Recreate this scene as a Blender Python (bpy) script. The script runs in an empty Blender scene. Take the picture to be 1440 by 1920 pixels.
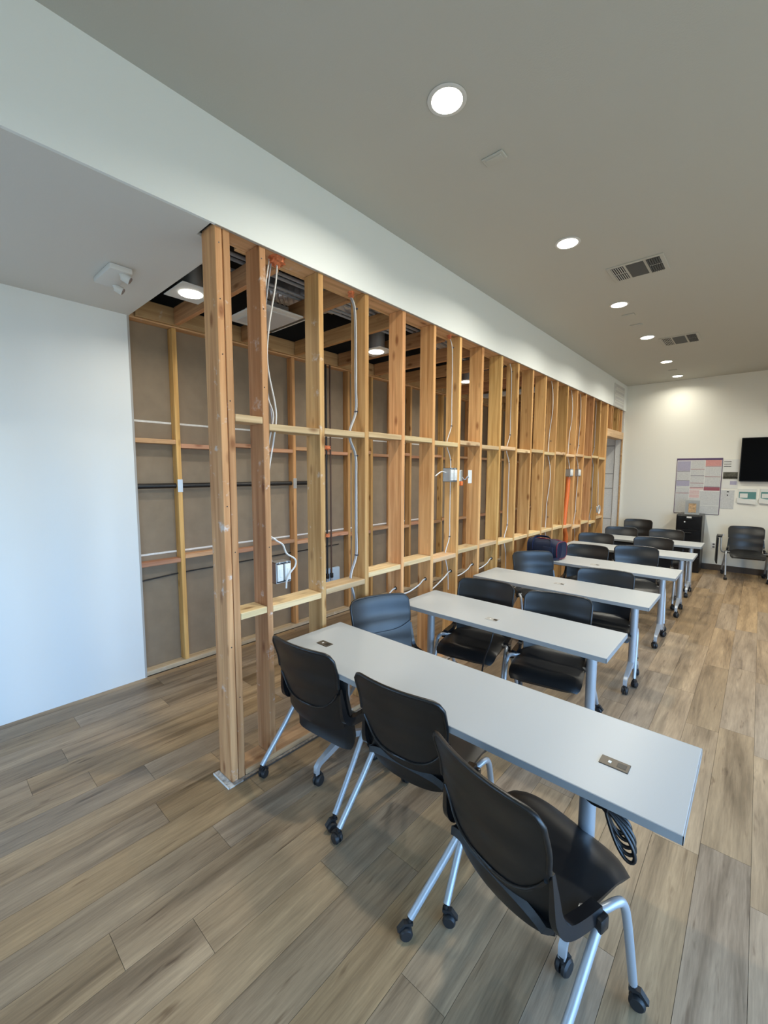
import bpy, bmesh, math, random
from mathutils import Vector, Matrix
random.seed(7)
S = bpy.context.scene
COL = S.collection
PI = math.pi

# ------------------------------------------------------------------ camera
FPX, YAW, PITCH, ROLL = 790.47, 0.7276, -0.0939, 0.0033
CAMP = Vector((2.091, -1.0843, 1.7324))
fw = Vector((-math.sin(YAW)*math.cos(PITCH), math.cos(YAW)*math.cos(PITCH), math.sin(PITCH)))
rt = Vector((math.cos(YAW), math.sin(YAW), 0)); up = rt.cross(fw)
r2 = rt*math.cos(ROLL)+up*math.sin(ROLL); u2 = -rt*math.sin(ROLL)+up*math.cos(ROLL)
cd = bpy.data.cameras.new('camera'); cam = bpy.data.objects.new('camera', cd); COL.objects.link(cam)
cd.sensor_fit = 'VERTICAL'; cd.sensor_height = 36.0; cd.sensor_width = 27.0
cd.lens = FPX/1920*36.0; cd.clip_start = .03; cd.clip_end = 200
M = Matrix((r2, u2, -fw)).transposed().to_4x4(); M.translation = CAMP
cam.matrix_world = M
S.camera = cam

# ------------------------------------------------------------------ world, light, exposure
wd = bpy.data.worlds.new('sky'); S.world = wd; wd.use_nodes = True
WT = wd.node_tree; bg = WT.nodes['Background']
SKY_S = 10.9
_tc = WT.nodes.new('ShaderNodeTexCoord'); _sp = WT.nodes.new('ShaderNodeSeparateXYZ'); WT.links.new(_tc.outputs['Generated'], _sp.inputs[0])
_rp = WT.nodes.new('ShaderNodeValToRGB'); _e = _rp.color_ramp.elements      # open sky over sunlit ground
_e[0].position = .42; _e[0].color = (.17, .185, .17, 1); _e[1].position = .535; _e[1].color = (.46, .70, 1.0, 1)
_x = _e.new(.62); _x.color = (.28, .56, 1.0, 1)
_mr = WT.nodes.new('ShaderNodeMapRange'); _mr.inputs['From Min'].default_value = -1; WT.links.new(_sp.outputs['Z'], _mr.inputs['Value'])
WT.links.new(_mr.outputs[0], _rp.inputs['Fac']); WT.links.new(_rp.outputs[0], bg.inputs[0]); bg.inputs[1].default_value = SKY_S
S.view_settings.view_transform = 'Standard'; S.view_settings.look = 'None'
S.view_settings.gamma = 1; S.view_settings.use_curve_mapping = False
S.view_settings.exposure = 0.14
def area(name, loc, rot, sx, sy, power, color):
    l = bpy.data.lights.new(name, 'AREA'); l.shape = 'RECTANGLE'; l.size = sx; l.size_y = sy
    l.energy = power; l.color = color
    o = bpy.data.objects.new(name, l); COL.objects.link(o); o.location = loc; o.rotation_euler = rot
    return o
XR, YF, YB = 4.6, -4.2, 8.4544          # right wall, wall behind the camera, back wall
H1, H2, W = 2.945, 3.433, 1.674
WINS_R = [(-4.0, -2.4), (-2.2, -.6), (-.4, 1.2), (1.4, 3.0)]      # daylight windows in the right wall (y ranges)
WINS_F = [(-1.55, -.75)]                    # and in the wall behind the camera (x ranges)
WZ0, WZ1 = .10, 2.55
DAY = (.60, .80, 1.0)
def portal(loc, rot, sx, sy):
    o = area('window_portal', loc, rot, sx, sy, 1, (1, 1, 1)); o.data.cycles.is_portal = True
for a, b in WINS_R: portal((XR+.02, (a+b)/2, (WZ0+WZ1)/2), (0, PI/2, 0), WZ1-WZ0, b-a)
for a, b in WINS_F: portal(((a+b)/2, YF-.02, (WZ0+WZ1)/2), (PI/2, 0, 0), b-a, WZ1-WZ0)
WARM = (1.0, .955, .82)
DOWN_W = 18.0

# ------------------------------------------------------------------ materials
def ng(name):
    m = bpy.data.materials.new(name); m.use_nodes = True
    t = m.node_tree; return m, t, t.nodes['Principled BSDF']
def lk(t, a, b): t.links.new(a, b)
def mat(name, col, rough=.5, metal=0, bump=0, bscale=60, emit=0, ecol=None, spec=None, vary=0):
    m, t, p = ng(name)
    p.inputs['Base Color'].default_value = (*col, 1); p.inputs['Roughness'].default_value = rough
    p.inputs['Metallic'].default_value = metal
    if spec is not None: p.inputs['Specular IOR Level'].default_value = spec
    if emit:
        p.inputs['Emission Color'].default_value = (*(ecol or col), 1); p.inputs['Emission Strength'].default_value = emit
    if bump or vary:
        tc = t.nodes.new('ShaderNodeTexCoord'); n = t.nodes.new('ShaderNodeTexNoise')
        n.inputs['Scale'].default_value = bscale; n.inputs['Detail'].default_value = 4
        lk(t, tc.outputs['Object'], n.inputs['Vector'])
        if bump:
            b = t.nodes.new('ShaderNodeBump'); b.inputs['Strength'].default_value = bump; b.inputs['Distance'].default_value = .004
            lk(t, n.outputs['Fac'], b.inputs['Height']); lk(t, b.outputs['Normal'], p.inputs['Normal'])
        if vary:
            r = t.nodes.new('ShaderNodeValToRGB')
            r.color_ramp.elements[0].position = .3; r.color_ramp.elements[1].position = .7
            r.color_ramp.elements[0].color = (*[c*(1-vary) for c in col], 1); r.color_ramp.elements[1].color = (*[min(1, c*(1+vary)) for c in col], 1)
            lk(t, n.outputs['Fac'], r.inputs['Fac']); lk(t, r.outputs['Color'], p.inputs['Base Color'])
    return m
def wood(name, axis, dark, light, scale=1.0, rough=.62, mud=0, tint=.22, bump=.25):
    """sawn softwood with grain stretched along one local axis"""
    m, t, p = ng(name); N = t.nodes.new
    tc = N('ShaderNodeTexCoord'); oi = N('ShaderNodeObjectInfo')
    off = N('ShaderNodeVectorMath'); off.operation = 'SCALE'
    cmb = N('ShaderNodeCombineXYZ')
    for i in range(3): lk(t, oi.outputs['Random'], cmb.inputs[i])
    lk(t, cmb.outputs[0], off.inputs[0]); off.inputs['Scale'].default_value = 37
    add = N('ShaderNodeVectorMath'); lk(t, tc.outputs['Object'], add.inputs[0]); lk(t, off.outputs[0], add.inputs[1])
    mp = N('ShaderNodeMapping'); sc = [34*scale]*3; sc['xyz'.index(axis)] = 1.5*scale
    mp.inputs['Scale'].default_value = sc; lk(t, add.outputs[0], mp.inputs['Vector'])
    n1 = N('ShaderNodeTexNoise'); n1.inputs['Scale'].default_value = 1; n1.inputs['Detail'].default_value = 6
    n1.inputs['Distortion'].default_value = .6; lk(t, mp.outputs[0], n1.inputs['Vector'])
    mp2 = N('ShaderNodeMapping'); sc2 = [11*scale]*3; sc2['xyz'.index(axis)] = 4.5*scale
    mp2.inputs['Scale'].default_value = sc2; lk(t, add.outputs[0], mp2.inputs['Vector'])
    kn = N('ShaderNodeTexVoronoi'); kn.inputs['Scale'].default_value = .8; lk(t, mp2.outputs[0], kn.inputs['Vector'])
    kr = N('ShaderNodeValToRGB'); kr.color_ramp.elements[0].position = .07; kr.color_ramp.elements[1].position = .19
    kr.color_ramp.elements[0].color = (.42, .30, .22, 1); kr.color_ramp.elements[1].color = (1, 1, 1, 1)
    lk(t, kn.outputs['Distance'], kr.inputs['Fac'])
    rp = N('ShaderNodeValToRGB'); e = rp.color_ramp.elements
    e[0].position = .3; e[1].position = .68; e[0].color = (*dark, 1); e[1].color = (*light, 1)
    lk(t, n1.outputs['Fac'], rp.inputs['Fac'])
    mx = N('ShaderNodeMixRGB'); mx.blend_type = 'MULTIPLY'; mx.inputs[0].default_value = .85
    lk(t, rp.outputs[0], mx.inputs[1]); lk(t, kr.outputs[0], mx.inputs[2])
    hs = N('ShaderNodeHueSaturation'); lk(t, mx.outputs[0], hs.inputs['Color'])
    mr = N('ShaderNodeMapRange'); mr.inputs['To Min'].default_value = 1-tint; mr.inputs['To Max'].default_value = 1+tint*.8
    lk(t, oi.outputs['Random'], mr.inputs['Value']); lk(t, mr.outputs[0], hs.inputs['Value'])
    wn = N('ShaderNodeTexWhiteNoise'); wn.noise_dimensions = '1D'; lk(t, oi.outputs['Random'], wn.inputs['W'])
    m2 = N('ShaderNodeMapRange'); m2.inputs['To Min'].default_value = .484; m2.inputs['To Max'].default_value = .506
    lk(t, wn.outputs['Value'], m2.inputs['Value']); lk(t, m2.outputs[0], hs.inputs['Hue'])
    out = hs.outputs[0]
    if mud:
        n3 = N('ShaderNodeTexNoise'); n3.inputs['Scale'].default_value = 9; n3.inputs['Detail'].default_value = 8
        n3.inputs['Roughness'].default_value = .7; lk(t, add.outputs[0], n3.inputs['Vector'])
        r3 = N('ShaderNodeValToRGB'); r3.color_ramp.elements[0].position = .60; r3.color_ramp.elements[1].position = .70
        lk(t, n3.outputs['Fac'], r3.inputs['Fac'])
        mm = N('ShaderNodeMath'); mm.operation = 'MULTIPLY'; mm.inputs[1].default_value = mud; lk(t, r3.outputs[0], mm.inputs[0])
        m3 = N('ShaderNodeMixRGB'); lk(t, mm.outputs[0], m3.inputs[0]); lk(t, out, m3.inputs[1]); m3.inputs[2].default_value = (.75, .7, .66, 1)
        out = m3.outputs[0]
    lk(t, out, p.inputs['Base Color']); p.inputs['Roughness'].default_value = rough
    p.inputs['Specular IOR Level'].default_value = .25
    b = N('ShaderNodeBump'); b.inputs['Strength'].default_value = bump; b.inputs['Distance'].default_value = .002
    lk(t, n1.outputs['Fac'], b.inputs['Height']); lk(t, b.outputs['Normal'], p.inputs['Normal'])
    return m
def plank_mat(name, island=False):
    """grey-brown vinyl plank, grain along y"""
    m, t, p = ng(name); N = t.nodes.new
    tc = N('ShaderNodeTexCoord')
    if island:
        g = N('ShaderNodeNewGeometry'); rnd = g.outputs['Random Per Island']
    else:
        oi = N('ShaderNodeObjectInfo'); rnd = oi.outputs['Random']
    cmb = N('ShaderNodeCombineXYZ')
    for i in range(3): lk(t, rnd, cmb.inputs[i])
    off = N('ShaderNodeVectorMath'); off.operation = 'SCALE'; off.inputs['Scale'].default_value = 53; lk(t, cmb.outputs[0], off.inputs[0])
    add = N('ShaderNodeVectorMath'); lk(t, tc.outputs['Object'], add.inputs[0]); lk(t, off.outputs[0], add.inputs[1])
    def noise(sx, sy, det, dist, rough=.55):
        mp = N('ShaderNodeMapping'); mp.inputs['Scale'].default_value = (sx, sy, 1); lk(t, add.outputs[0], mp.inputs['Vector'])
        n = N('ShaderNodeTexNoise'); n.inputs['Scale'].default_value = 1; n.inputs['Detail'].default_value = det
        n.inputs['Distortion'].default_value = dist; n.inputs['Roughness'].default_value = rough; lk(t, mp.outputs[0], n.inputs['Vector']); return n
    broad = noise(11, .95, 5, .45, .58); fine = noise(120, 7, 5, .3, .65); knot = noise(30, 3.2, 3, .6)
    r1 = N('ShaderNodeValToRGB'); e = r1.color_ramp.elements
    e[0].position = .30; e[0].color = (.158, .104, .058, 1); e[1].position = .72; e[1].color = (.455, .325, .194, 1)
    x = e.new(.48); x.color = (.318, .222, .131, 1)
    lk(t, broad.outputs['Fac'], r1.inputs['Fac'])
    r2_ = N('ShaderNodeValToRGB'); r2_.color_ramp.elements[0].position = .3; r2_.color_ramp.elements[1].position = .7
    r2_.color_ramp.elements[0].color = (.76, .76, .76, 1); r2_.color_ramp.elements[1].color = (1.12, 1.12, 1.12, 1)
    lk(t, fine.outputs['Fac'], r2_.inputs['Fac'])
    mx = N('ShaderNodeMixRGB'); mx.blend_type = 'MULTIPLY'; mx.inputs[0].default_value = 1
    lk(t, r1.outputs[0], mx.inputs[1]); lk(t, r2_.outputs[0], mx.inputs[2])
    r3 = N('ShaderNodeValToRGB'); r3.color_ramp.elements[0].position = .25; r3.color_ramp.elements[1].position = .37
    r3.color_ramp.elements[0].color = (.50, .45, .42, 1); r3.color_ramp.elements[1].color = (1, 1, 1, 1)
    lk(t, knot.outputs['Fac'], r3.inputs['Fac'])
    mx2 = N('ShaderNodeMixRGB'); mx2.blend_type = 'MULTIPLY'; mx2.inputs[0].default_value = 1
    lk(t, mx.outputs[0], mx2.inputs[1]); lk(t, r3.outputs[0], mx2.inputs[2])
    hs = N('ShaderNodeHueSaturation'); lk(t, mx2.outputs[0], hs.inputs['Color'])
    mr = N('ShaderNodeMapRange'); mr.inputs['To Min'].default_value = .86; mr.inputs['To Max'].default_value = 1.16
    lk(t, rnd, mr.inputs['Value']); lk(t, mr.outputs[0], hs.inputs['Value'])
    wn = N('ShaderNodeTexWhiteNoise'); wn.noise_dimensions = '1D'; lk(t, rnd, wn.inputs['W'])
    m2 = N('ShaderNodeMapRange'); m2.inputs['To Min'].default_value = .82; m2.inputs['To Max'].default_value = 1.12
    lk(t, wn.outputs['Value'], m2.inputs['Value']); lk(t, m2.outputs[0], hs.inputs['Saturation'])
    lk(t, hs.outputs[0], p.inputs['Base Color'])
    p.inputs['Roughness'].default_value = .42; p.inputs['Specular IOR Level'].default_value = .4
    b = N('ShaderNodeBump'); b.inputs['Strength'].default_value = .12; b.inputs['Distance'].default_value = .001
    lk(t, fine.outputs['Fac'], b.inputs['Height']); lk(t, b.outputs['Normal'], p.inputs['Normal'])
    return m
def print_mat(name, paper, ink, lines=60, strength=.55):
    """a sheet of small unreadable type: broken rows of ink"""
    m, t, p = ng(name); N = t.nodes.new
    tc = N('ShaderNodeTexCoord')
    w = N('ShaderNodeTexWave'); w.bands_direction = 'Z'; w.inputs['Scale'].default_value = lines; w.inputs['Distortion'].default_value = 0
    lk(t, tc.outputs['Object'], w.inputs['Vector'])
    mp = N('ShaderNodeMapping'); mp.inputs['Scale'].default_value = (60, 60, 40); lk(t, tc.outputs['Object'], mp.inputs['Vector'])
    n = N('ShaderNodeTexNoise'); n.inputs['Scale'].default_value = 1; n.inputs['Detail'].default_value = 3; lk(t, mp.outputs[0], n.inputs['Vector'])
    mu = N('ShaderNodeMath'); mu.operation = 'MULTIPLY'; lk(t, w.outputs['Fac'], mu.inputs[0]); lk(t, n.outputs['Fac'], mu.inputs[1])
    m2 = N('ShaderNodeMath'); m2.operation = 'MULTIPLY'; m2.inputs[1].default_value = strength*1.8; lk(t, mu.outputs[0], m2.inputs[0])
    mx = N('ShaderNodeMixRGB'); lk(t, m2.outputs[0], mx.inputs[0]); mx.inputs[1].default_value = (*paper, 1); mx.inputs[2].default_value = (*ink, 1)
    lk(t, mx.outputs[0], p.inputs['Base Color']); p.inputs['Roughness'].default_value = .5
    return m

MT = {}
MT['wall'] = mat('white_wall_paint', (.84, .87, .86), .6, bump=.08, bscale=160)
MT['backwall'] = mat('cream_wall_paint', (.86, .85, .77), .6, bump=.08, bscale=160)
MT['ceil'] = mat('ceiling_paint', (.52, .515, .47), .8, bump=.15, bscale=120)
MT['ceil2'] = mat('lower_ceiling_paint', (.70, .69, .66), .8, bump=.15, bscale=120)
MT['dry_edge'] = mat('gypsum_edge', (.45, .43, .40), .9)
MT['paper'] = mat('brown_drywall_paper', (.28, .213, .143), .8, bump=.05, bscale=9, vary=.07)
MT['mud'] = mat('joint_compound', (.80, .78, .73), .85, bump=.3, bscale=40, vary=.06)
MT['mudfloor'] = mat('floor_residue', (.36, .32, .28), .9, bump=.5, bscale=45, vary=.45)
MT['mudwhite'] = mat('white_floor_residue', (.62, .59, .55), .9, bump=.5, bscale=60, vary=.35)
MT['stud'] = wood('stud_wood', 'z', (.48, .245, .078), (.74, .45, .175), mud=0)
MT['stud_mud'] = wood('stud_wood_smeared', 'z', (.46, .235, .085), (.70, .42, .18), mud=.75)
MT['block'] = wood('block_wood', 'y', (.56, .39, .20), (.74, .56, .32))
MT['block2'] = wood('red_block_wood', 'y', (.44, .235, .12), (.60, .36, .20))
MT['plate'] = wood('plate_wood', 'y', (.52, .32, .14), (.70, .47, .23), mud=.4)
MT['plate_dusty'] = wood('dusty_plate_wood', 'y', (.36, .29, .18), (.52, .44, .30), mud=.6)
MT['joist'] = wood('joist_wood', 'x', (.40, .20, .08), (.58, .33, .15))
MT['plank'] = plank_mat('vinyl_plank'); MT['plank_far'] = plank_mat('vinyl_plank_far', True)
MT['subfloor'] = mat('plank_joint', (.06, .045, .035), .8)
MT['deck'] = mat('dark_roof_deck', (.018, .017, .018), .9, bump=.4, bscale=6)
MT['plastic'] = mat('black_chair_plastic', (.007, .0073, .008), .34, spec=.6)
MT['plastic2'] = mat('black_gloss_plastic', (.010, .010, .011), .22)
MT['seat'] = mat('black_seat_plastic', (.010, .0105, .0115), .40)
MT['rubber'] = mat('black_rubber', (.015, .015, .016), .5)
MT['grey_hub'] = mat('grey_caster_hub', (.10, .10, .105), .4)
MT['silver'] = mat('silver_paint', (.46, .49, .52), .40, metal=.5)
MT['laminate'] = mat('pale_grey_laminate', (.47, .495, .505), .34, vary=.015, bscale=350)
MT['edge'] = mat('laminate_edge', (.30, .315, .32), .45)  # darker than the top: shade of the front edges put into the colour
MT['module'] = mat('bronze_grommet', (.10, .085, .068), .4, metal=.4)
MT['module2'] = mat('pale_grommet', (.42, .41, .38), .4)
MT['socket'] = mat('socket_black', (.012, .012, .012), .4)
MT['white'] = mat('white_plastic', (.75, .75, .73), .4)
MT['cable_w'] = mat('white_cable', (.72, .71, .68), .4)
MT['cable_g'] = mat('grey_cable', (.36, .38, .42), .4)
MT['cable_k'] = mat('black_cable', (.008, .008, .009), .3)
MT['staple'] = mat('cable_staple', (.05, .05, .07), .5)
MT['zinc'] = mat('galvanised_steel', (.55, .57, .58), .35, metal=.8)
MT['orange'] = mat('orange_conduit', (.75, .17, .035), .45)
MT['foam'] = mat('orange_firestop', (.72, .22, .09), .8, bump=.8, bscale=60, vary=.3)
MT['foil'] = mat('foil_duct', (.75, .75, .78), .32, metal=.7, bump=1.0, bscale=26)
MT['iron'] = mat('black_iron_pipe', (.015, .015, .016), .35)
MT['pipe'] = mat('brown_pipe', (.10, .055, .035), .5)
MT['bluebox'] = mat('pale_blue_box', (.45, .58, .72), .5)
MT['navy'] = mat('navy_nylon', (.004, .014, .045), .6, bump=.4, bscale=260)
MT['navy2'] = mat('navy_webbing', (.010, .018, .06), .7)
MT['redtrim'] = mat('red_trim', (.16, .015, .04), .6)
MT['black'] = mat('black_metal', (.006, .006, .007), .35)
MT['screen'] = mat('tv_screen', (.001, .001, .0012), .35, spec=.08)
MT['glow'] = mat('lamp_glow', (1, .97, .9), .5, emit=9, ecol=(1, .95, .84))
MT['vent_dark'] = mat('vent_shadow', (.04, .04, .042), .8)
MT['vent_grid'] = mat('vent_grid', (.085, .09, .09), .7)
MT['baseb'] = mat('brown_baseboard', (.085, .062, .045), .5)
MT['diff'] = mat('diffuser_panel', (.55, .55, .55), .5)
MT['fixture'] = mat('fixture_white', (.70, .70, .68), .5)
MT['lens'] = mat('lamp_lens', (.30, .28, .30), .15)
MT['acryl'] = mat('clear_acrylic', (.80, .82, .82), .1); MT['acryl'].node_tree.nodes['Principled BSDF'].inputs['Transmission Weight'].default_value = .7
def pane():
    m, t, p = ng('window_glass'); tr_ = t.nodes.new('ShaderNodeBsdfTransparent'); g = t.nodes.new('ShaderNodeBsdfGlossy'); g.inputs['Roughness'].default_value = .02
    mx = t.nodes.new('ShaderNodeMixShader'); mx.inputs[0].default_value = .06
    lk(t, tr_.outputs[0], mx.inputs[1]); lk(t, g.outputs[0], mx.inputs[2]); lk(t, mx.outputs[0], t.nodes['Material Output'].inputs['Surface']); return m
MT['glass'] = pane()
MT['alu'] = mat('window_frame', (.25, .25, .26), .4, metal=.6)
MT['prt'] = print_mat('small_print', (.70, .71, .70), (.22, .24, .26))
MT['prt_l'] = print_mat('lilac_print', (.46, .44, .56), (.25, .24, .36))
MT['prt_r'] = print_mat('salmon_print', (.72, .36, .33), (.35, .12, .12))
MT['prt_p'] = print_mat('pink_print', (.74, .58, .57), (.5, .25, .25))
MT['purple'] = mat('purple_band', (.10, .06, .14), .5)
MT['maroon'] = mat('maroon_band', (.33, .10, .13), .5)
MT['sheet'] = mat('white_paper', (.74, .75, .72), .6)
MT['teal'] = mat('teal_card', (.10, .26, .25), .5)
MT['tan'] = mat('tan_photo', (.50, .33, .18), .5, vary=.5, bscale=40)
MT['photo'] = mat('dark_photo', (.09, .085, .06), .5, vary=.5, bscale=30)

# ------------------------------------------------------------------ mesh helpers
class MB:
    def __init__(s): s.v = []; s.f = []
    def add(s, vs, fs):
        o = len(s.v); s.v += [tuple(v) for v in vs]; s.f += [tuple(i+o for i in f) for f in fs]; return s
    def box(s, x0, x1, y0, y1, z0, z1):
        return s.add([(x0,y0,z0),(x1,y0,z0),(x1,y1,z0),(x0,y1,z0),(x0,y0,z1),(x1,y0,z1),(x1,y1,z1),(x0,y1,z1)],
                     [(0,3,2,1),(4,5,6,7),(0,1,5,4),(1,2,6,5),(2,3,7,6),(3,0,4,7)])
    def rbox(s, x0, x1, y0, y1, z0, z1, r, seg=2):
        bm = bmesh.new(); bmesh.ops.create_cube(bm, size=1)
        for v in bm.verts: v.co = ((x0+x1)/2+v.co.x*(x1-x0), (y0+y1)/2+v.co.y*(y1-y0), (z0+z1)/2+v.co.z*(z1-z0))
        bmesh.ops.bevel(bm, geom=bm.edges[:], offset=r, segments=seg, affect='EDGES', profile=.5)
        s.bm(bm); return s
    def bm(s, bm):
        bm.verts.index_update(); s.add([v.co[:] for v in bm.verts], [[v.index for v in f.verts] for f in bm.faces]); bm.free()
    def sweep(s, pts, prof, upv=(0, 0, 1), caps=True, closed=False):
        """prof: list of (a,b) offsets, or function i,n -> list; a along side, b along up"""
        P = [Vector(p) for p in pts]; n = len(P); rings = []; side = None
        for i in range(n):
            if closed: d = P[(i+1) % n]-P[i-1]
            else: d = P[min(i+1, n-1)]-P[max(i-1, 0)]
            d.normalize()
            if side is None:
                u = Vector(upv)
                if abs(d.dot(u)) > .95: u = Vector((1, 0, 0)) if abs(d.x) < .9 else Vector((0, 1, 0))
                side = d.cross(u).normalized()
            else:
                side = (side-d*side.dot(d)).normalized()
            b = side.cross(d).normalized()
            pr = prof(i, n) if callable(prof) else prof
            rings.append([P[i]+side*a+b*c for a, c in pr])
        k = len(rings[0]); vs = [v for r in rings for v in r]; fs = []
        for i in range(n if closed else n-1):
            j = (i+1) % n
            for q in range(k): fs.append((i*k+q, i*k+(q+1) % k, j*k+(q+1) % k, j*k+q))
        if caps and not closed: fs += [tuple(range(k))[::-1], tuple((n-1)*k+q for q in range(k))]
        return s.add(vs, fs)
    def tube(s, pts, r, n=8, closed=False):
        if callable(r): return s.sweep(pts, lambda i, m: [(r(i, m)*math.cos(2*PI*q/n), r(i, m)*math.sin(2*PI*q/n)) for q in range(n)], closed=closed)
        return s.sweep(pts, [(r*math.cos(2*PI*q/n), r*math.sin(2*PI*q/n)) for q in range(n)], closed=closed)
    def cyl(s, p0, p1, r0, r1=None, n=16):
        r1 = r0 if r1 is None else r1
        return s.sweep([p0, p1], lambda i, m: [((r0, r1)[i]*math.cos(2*PI*q/n), (r0, r1)[i]*math.sin(2*PI*q/n)) for q in range(n)])
    def lathe(s, prof, c, n=20):
        """prof: (r,z) list about a vertical axis at c"""
        vs = []; fs = []; k = len(prof)
        for i in range(n):
            a = 2*PI*i/n
            vs += [(c[0]+r*math.cos(a), c[1]+r*math.sin(a), c[2]+z) for r, z in prof]
        for i in range(n):
            j = (i+1) % n
            for q in range(k-1): fs.append((i*k+q, j*k+q, j*k+q+1, i*k+q+1))
        fs += [tuple(i*k for i in range(n))[::-1], tuple(i*k+k-1 for i in range(n))]
        return s.add(vs, fs)
    def shell(s, fn, nu, nv, th):
        """closed shell: fn(u,v) surface, thickened by th along its normal"""
        G = [[Vector(fn(-1+2*i/nu, j/nv)) for j in range(nv+1)] for i in range(nu+1)]
        def nrm(i, j):
            a = G[min(i+1, nu)][j]-G[max(i-1, 0)][j]; b = G[i][min(j+1, nv)]-G[i][max(j-1, 0)]
            c = a.cross(b); return c.normalized() if c.length > 1e-9 else Vector((0, 1, 0))
        A = [G[i][j] for i in range(nu+1) for j in range(nv+1)]
        B = [G[i][j]+nrm(i, j)*th for i in range(nu+1) for j in range(nv+1)]
        o = len(A); k = nv+1; id_ = lambda i, j: i*k+j; fs = []
        for i in range(nu):
            for j in range(nv):
                fs.append((id_(i, j), id_(i, j+1), id_(i+1, j+1), id_(i+1, j)))
                fs.append((o+id_(i, j), o+id_(i+1, j), o+id_(i+1, j+1), o+id_(i, j+1)))
        ring = [id_(i, 0) for i in range(nu+1)]+[id_(nu, j) for j in range(1, nv+1)]+[id_(i, nv) for i in range(nu-1, -1, -1)]+[id_(0, j) for j in range(nv-1, 0, -1)]
        for a, b in zip(ring, ring[1:]+ring[:1]): fs.append((a, b, o+b, o+a))
        return s.add(A+B, fs)
    def mesh(s, name, m, smooth=None):
        me = bpy.data.meshes.new(name); me.from_pydata(s.v, [], s.f)
        bm = bmesh.new(); bm.from_mesh(me); bmesh.ops.recalc_face_normals(bm, faces=bm.faces[:]); bm.to_mesh(me); bm.free()
        me.materials.append(MT[m] if isinstance(m, str) else m)
        if smooth:
            me.polygons.foreach_set('use_smooth', [True]*len(me.polygons)); me.set_sharp_from_angle(angle=math.radians(smooth))
        return me
    def build(s, name, m, parent=None, smooth=None, loc=None):
        return link(name, s.mesh(name, m, smooth), parent, loc)
def link(name, me, parent=None, loc=None, rot=None):
    o = bpy.data.objects.new(name, me); COL.objects.link(o)
    if parent: o.parent = parent
    if loc: o.location = loc
    if rot: o.rotation_euler = rot
    return o
def thing(name, label, cat, loc=(0, 0, 0), rz=0, group=None):
    o = bpy.data.objects.new(name, None); COL.objects.link(o); o.empty_display_size = .1
    o.location = loc; o.rotation_euler = (0, 0, rz); tag(o, label, cat, group); return o
def tag(o, label, cat, group=None):
    o['label'] = label; o['category'] = cat
    if group: o['group'] = group
    return o
def struct(o, label=None):
    o['kind'] = 'structure'
    if label: o['label'] = label
    return o
def sbox(name, m, b, label=None): return struct(MB().box(*b).build(name, m), label)
def curve(pts, n=6):
    """Catmull-Rom through the points"""
    P = [Vector(p) for p in pts]; P = [P[0]*2-P[1]]+P+[P[-1]*2-P[-2]]; out = []
    for i in range(1, len(P)-2):
        for k in range(n):
            t = k/n; a, b, c, d = P[i-1:i+3]
            out.append(.5*((2*b)+(c-a)*t+(2*a-5*b+4*c-d)*t*t+(3*b-a-3*c+d)*t**3))
    return out+[P[-2]]

# ------------------------------------------------------------------ the room
fl = struct(MB().box(-W-.1, XR, YF, YB, -.10, -.0032).build('floor', 'subfloor'), 'grey-brown wood look plank floor')
PW, PL = .18, 1.22
KN = {-5: -.76, -4: -.51, -3: -.275, -1: -.34, 1: -.21, 2: -.70, 3: -.466, 4: .024}
full = MB().box(-PW/2+.0007, PW/2-.0007, -PL/2+.0007, PL/2-.0007, -.0031, 0).mesh('plank', 'plank')
far = MB()
for i in range(-10, 26):
    x0 = max(.01+PW*i, -W); x1 = min(.01+PW*(i+1), XR)
    y = KN.get(i, random.uniform(0, PL)); y -= PL*math.ceil((y-YF)/PL)
    while y < YB:
        a, b = max(y, YF), min(y+PL, YB); y += PL
        if b-a < .02: continue
        if x1 > 3.3 or b < -1.7:
            far.box(x0+.0007, x1-.0007, a+.0007, b-.0007, -.0031, 0); continue
        if b-a > PL-.01 and x1-x0 > PW-.01: link('plank', full, fl, ((x0+x1)/2, (a+b)/2, 0))
        else:
            cx, cy = (x0+x1)/2, (a+b)/2; hx, hy = (x1-x0)/2-.0007, (b-a)/2-.0007
            MB().box(-hx, hx, -hy, hy, -.0031, 0).build('plank', 'plank', fl, loc=(cx, cy, 0))
fo = far.build('plank_field', 'plank_far', fl); fo['kind'] = 'stuff'

struct(MB().box(-W-.12, -W, YF, .14, 0, H1).build('wall_left', 'wall'), 'smooth white painted wall beside the opened framing')
sbox('wall_front', 'wall', (-W-.12, .9, YF-.12, YF, 0, H2))
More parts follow.
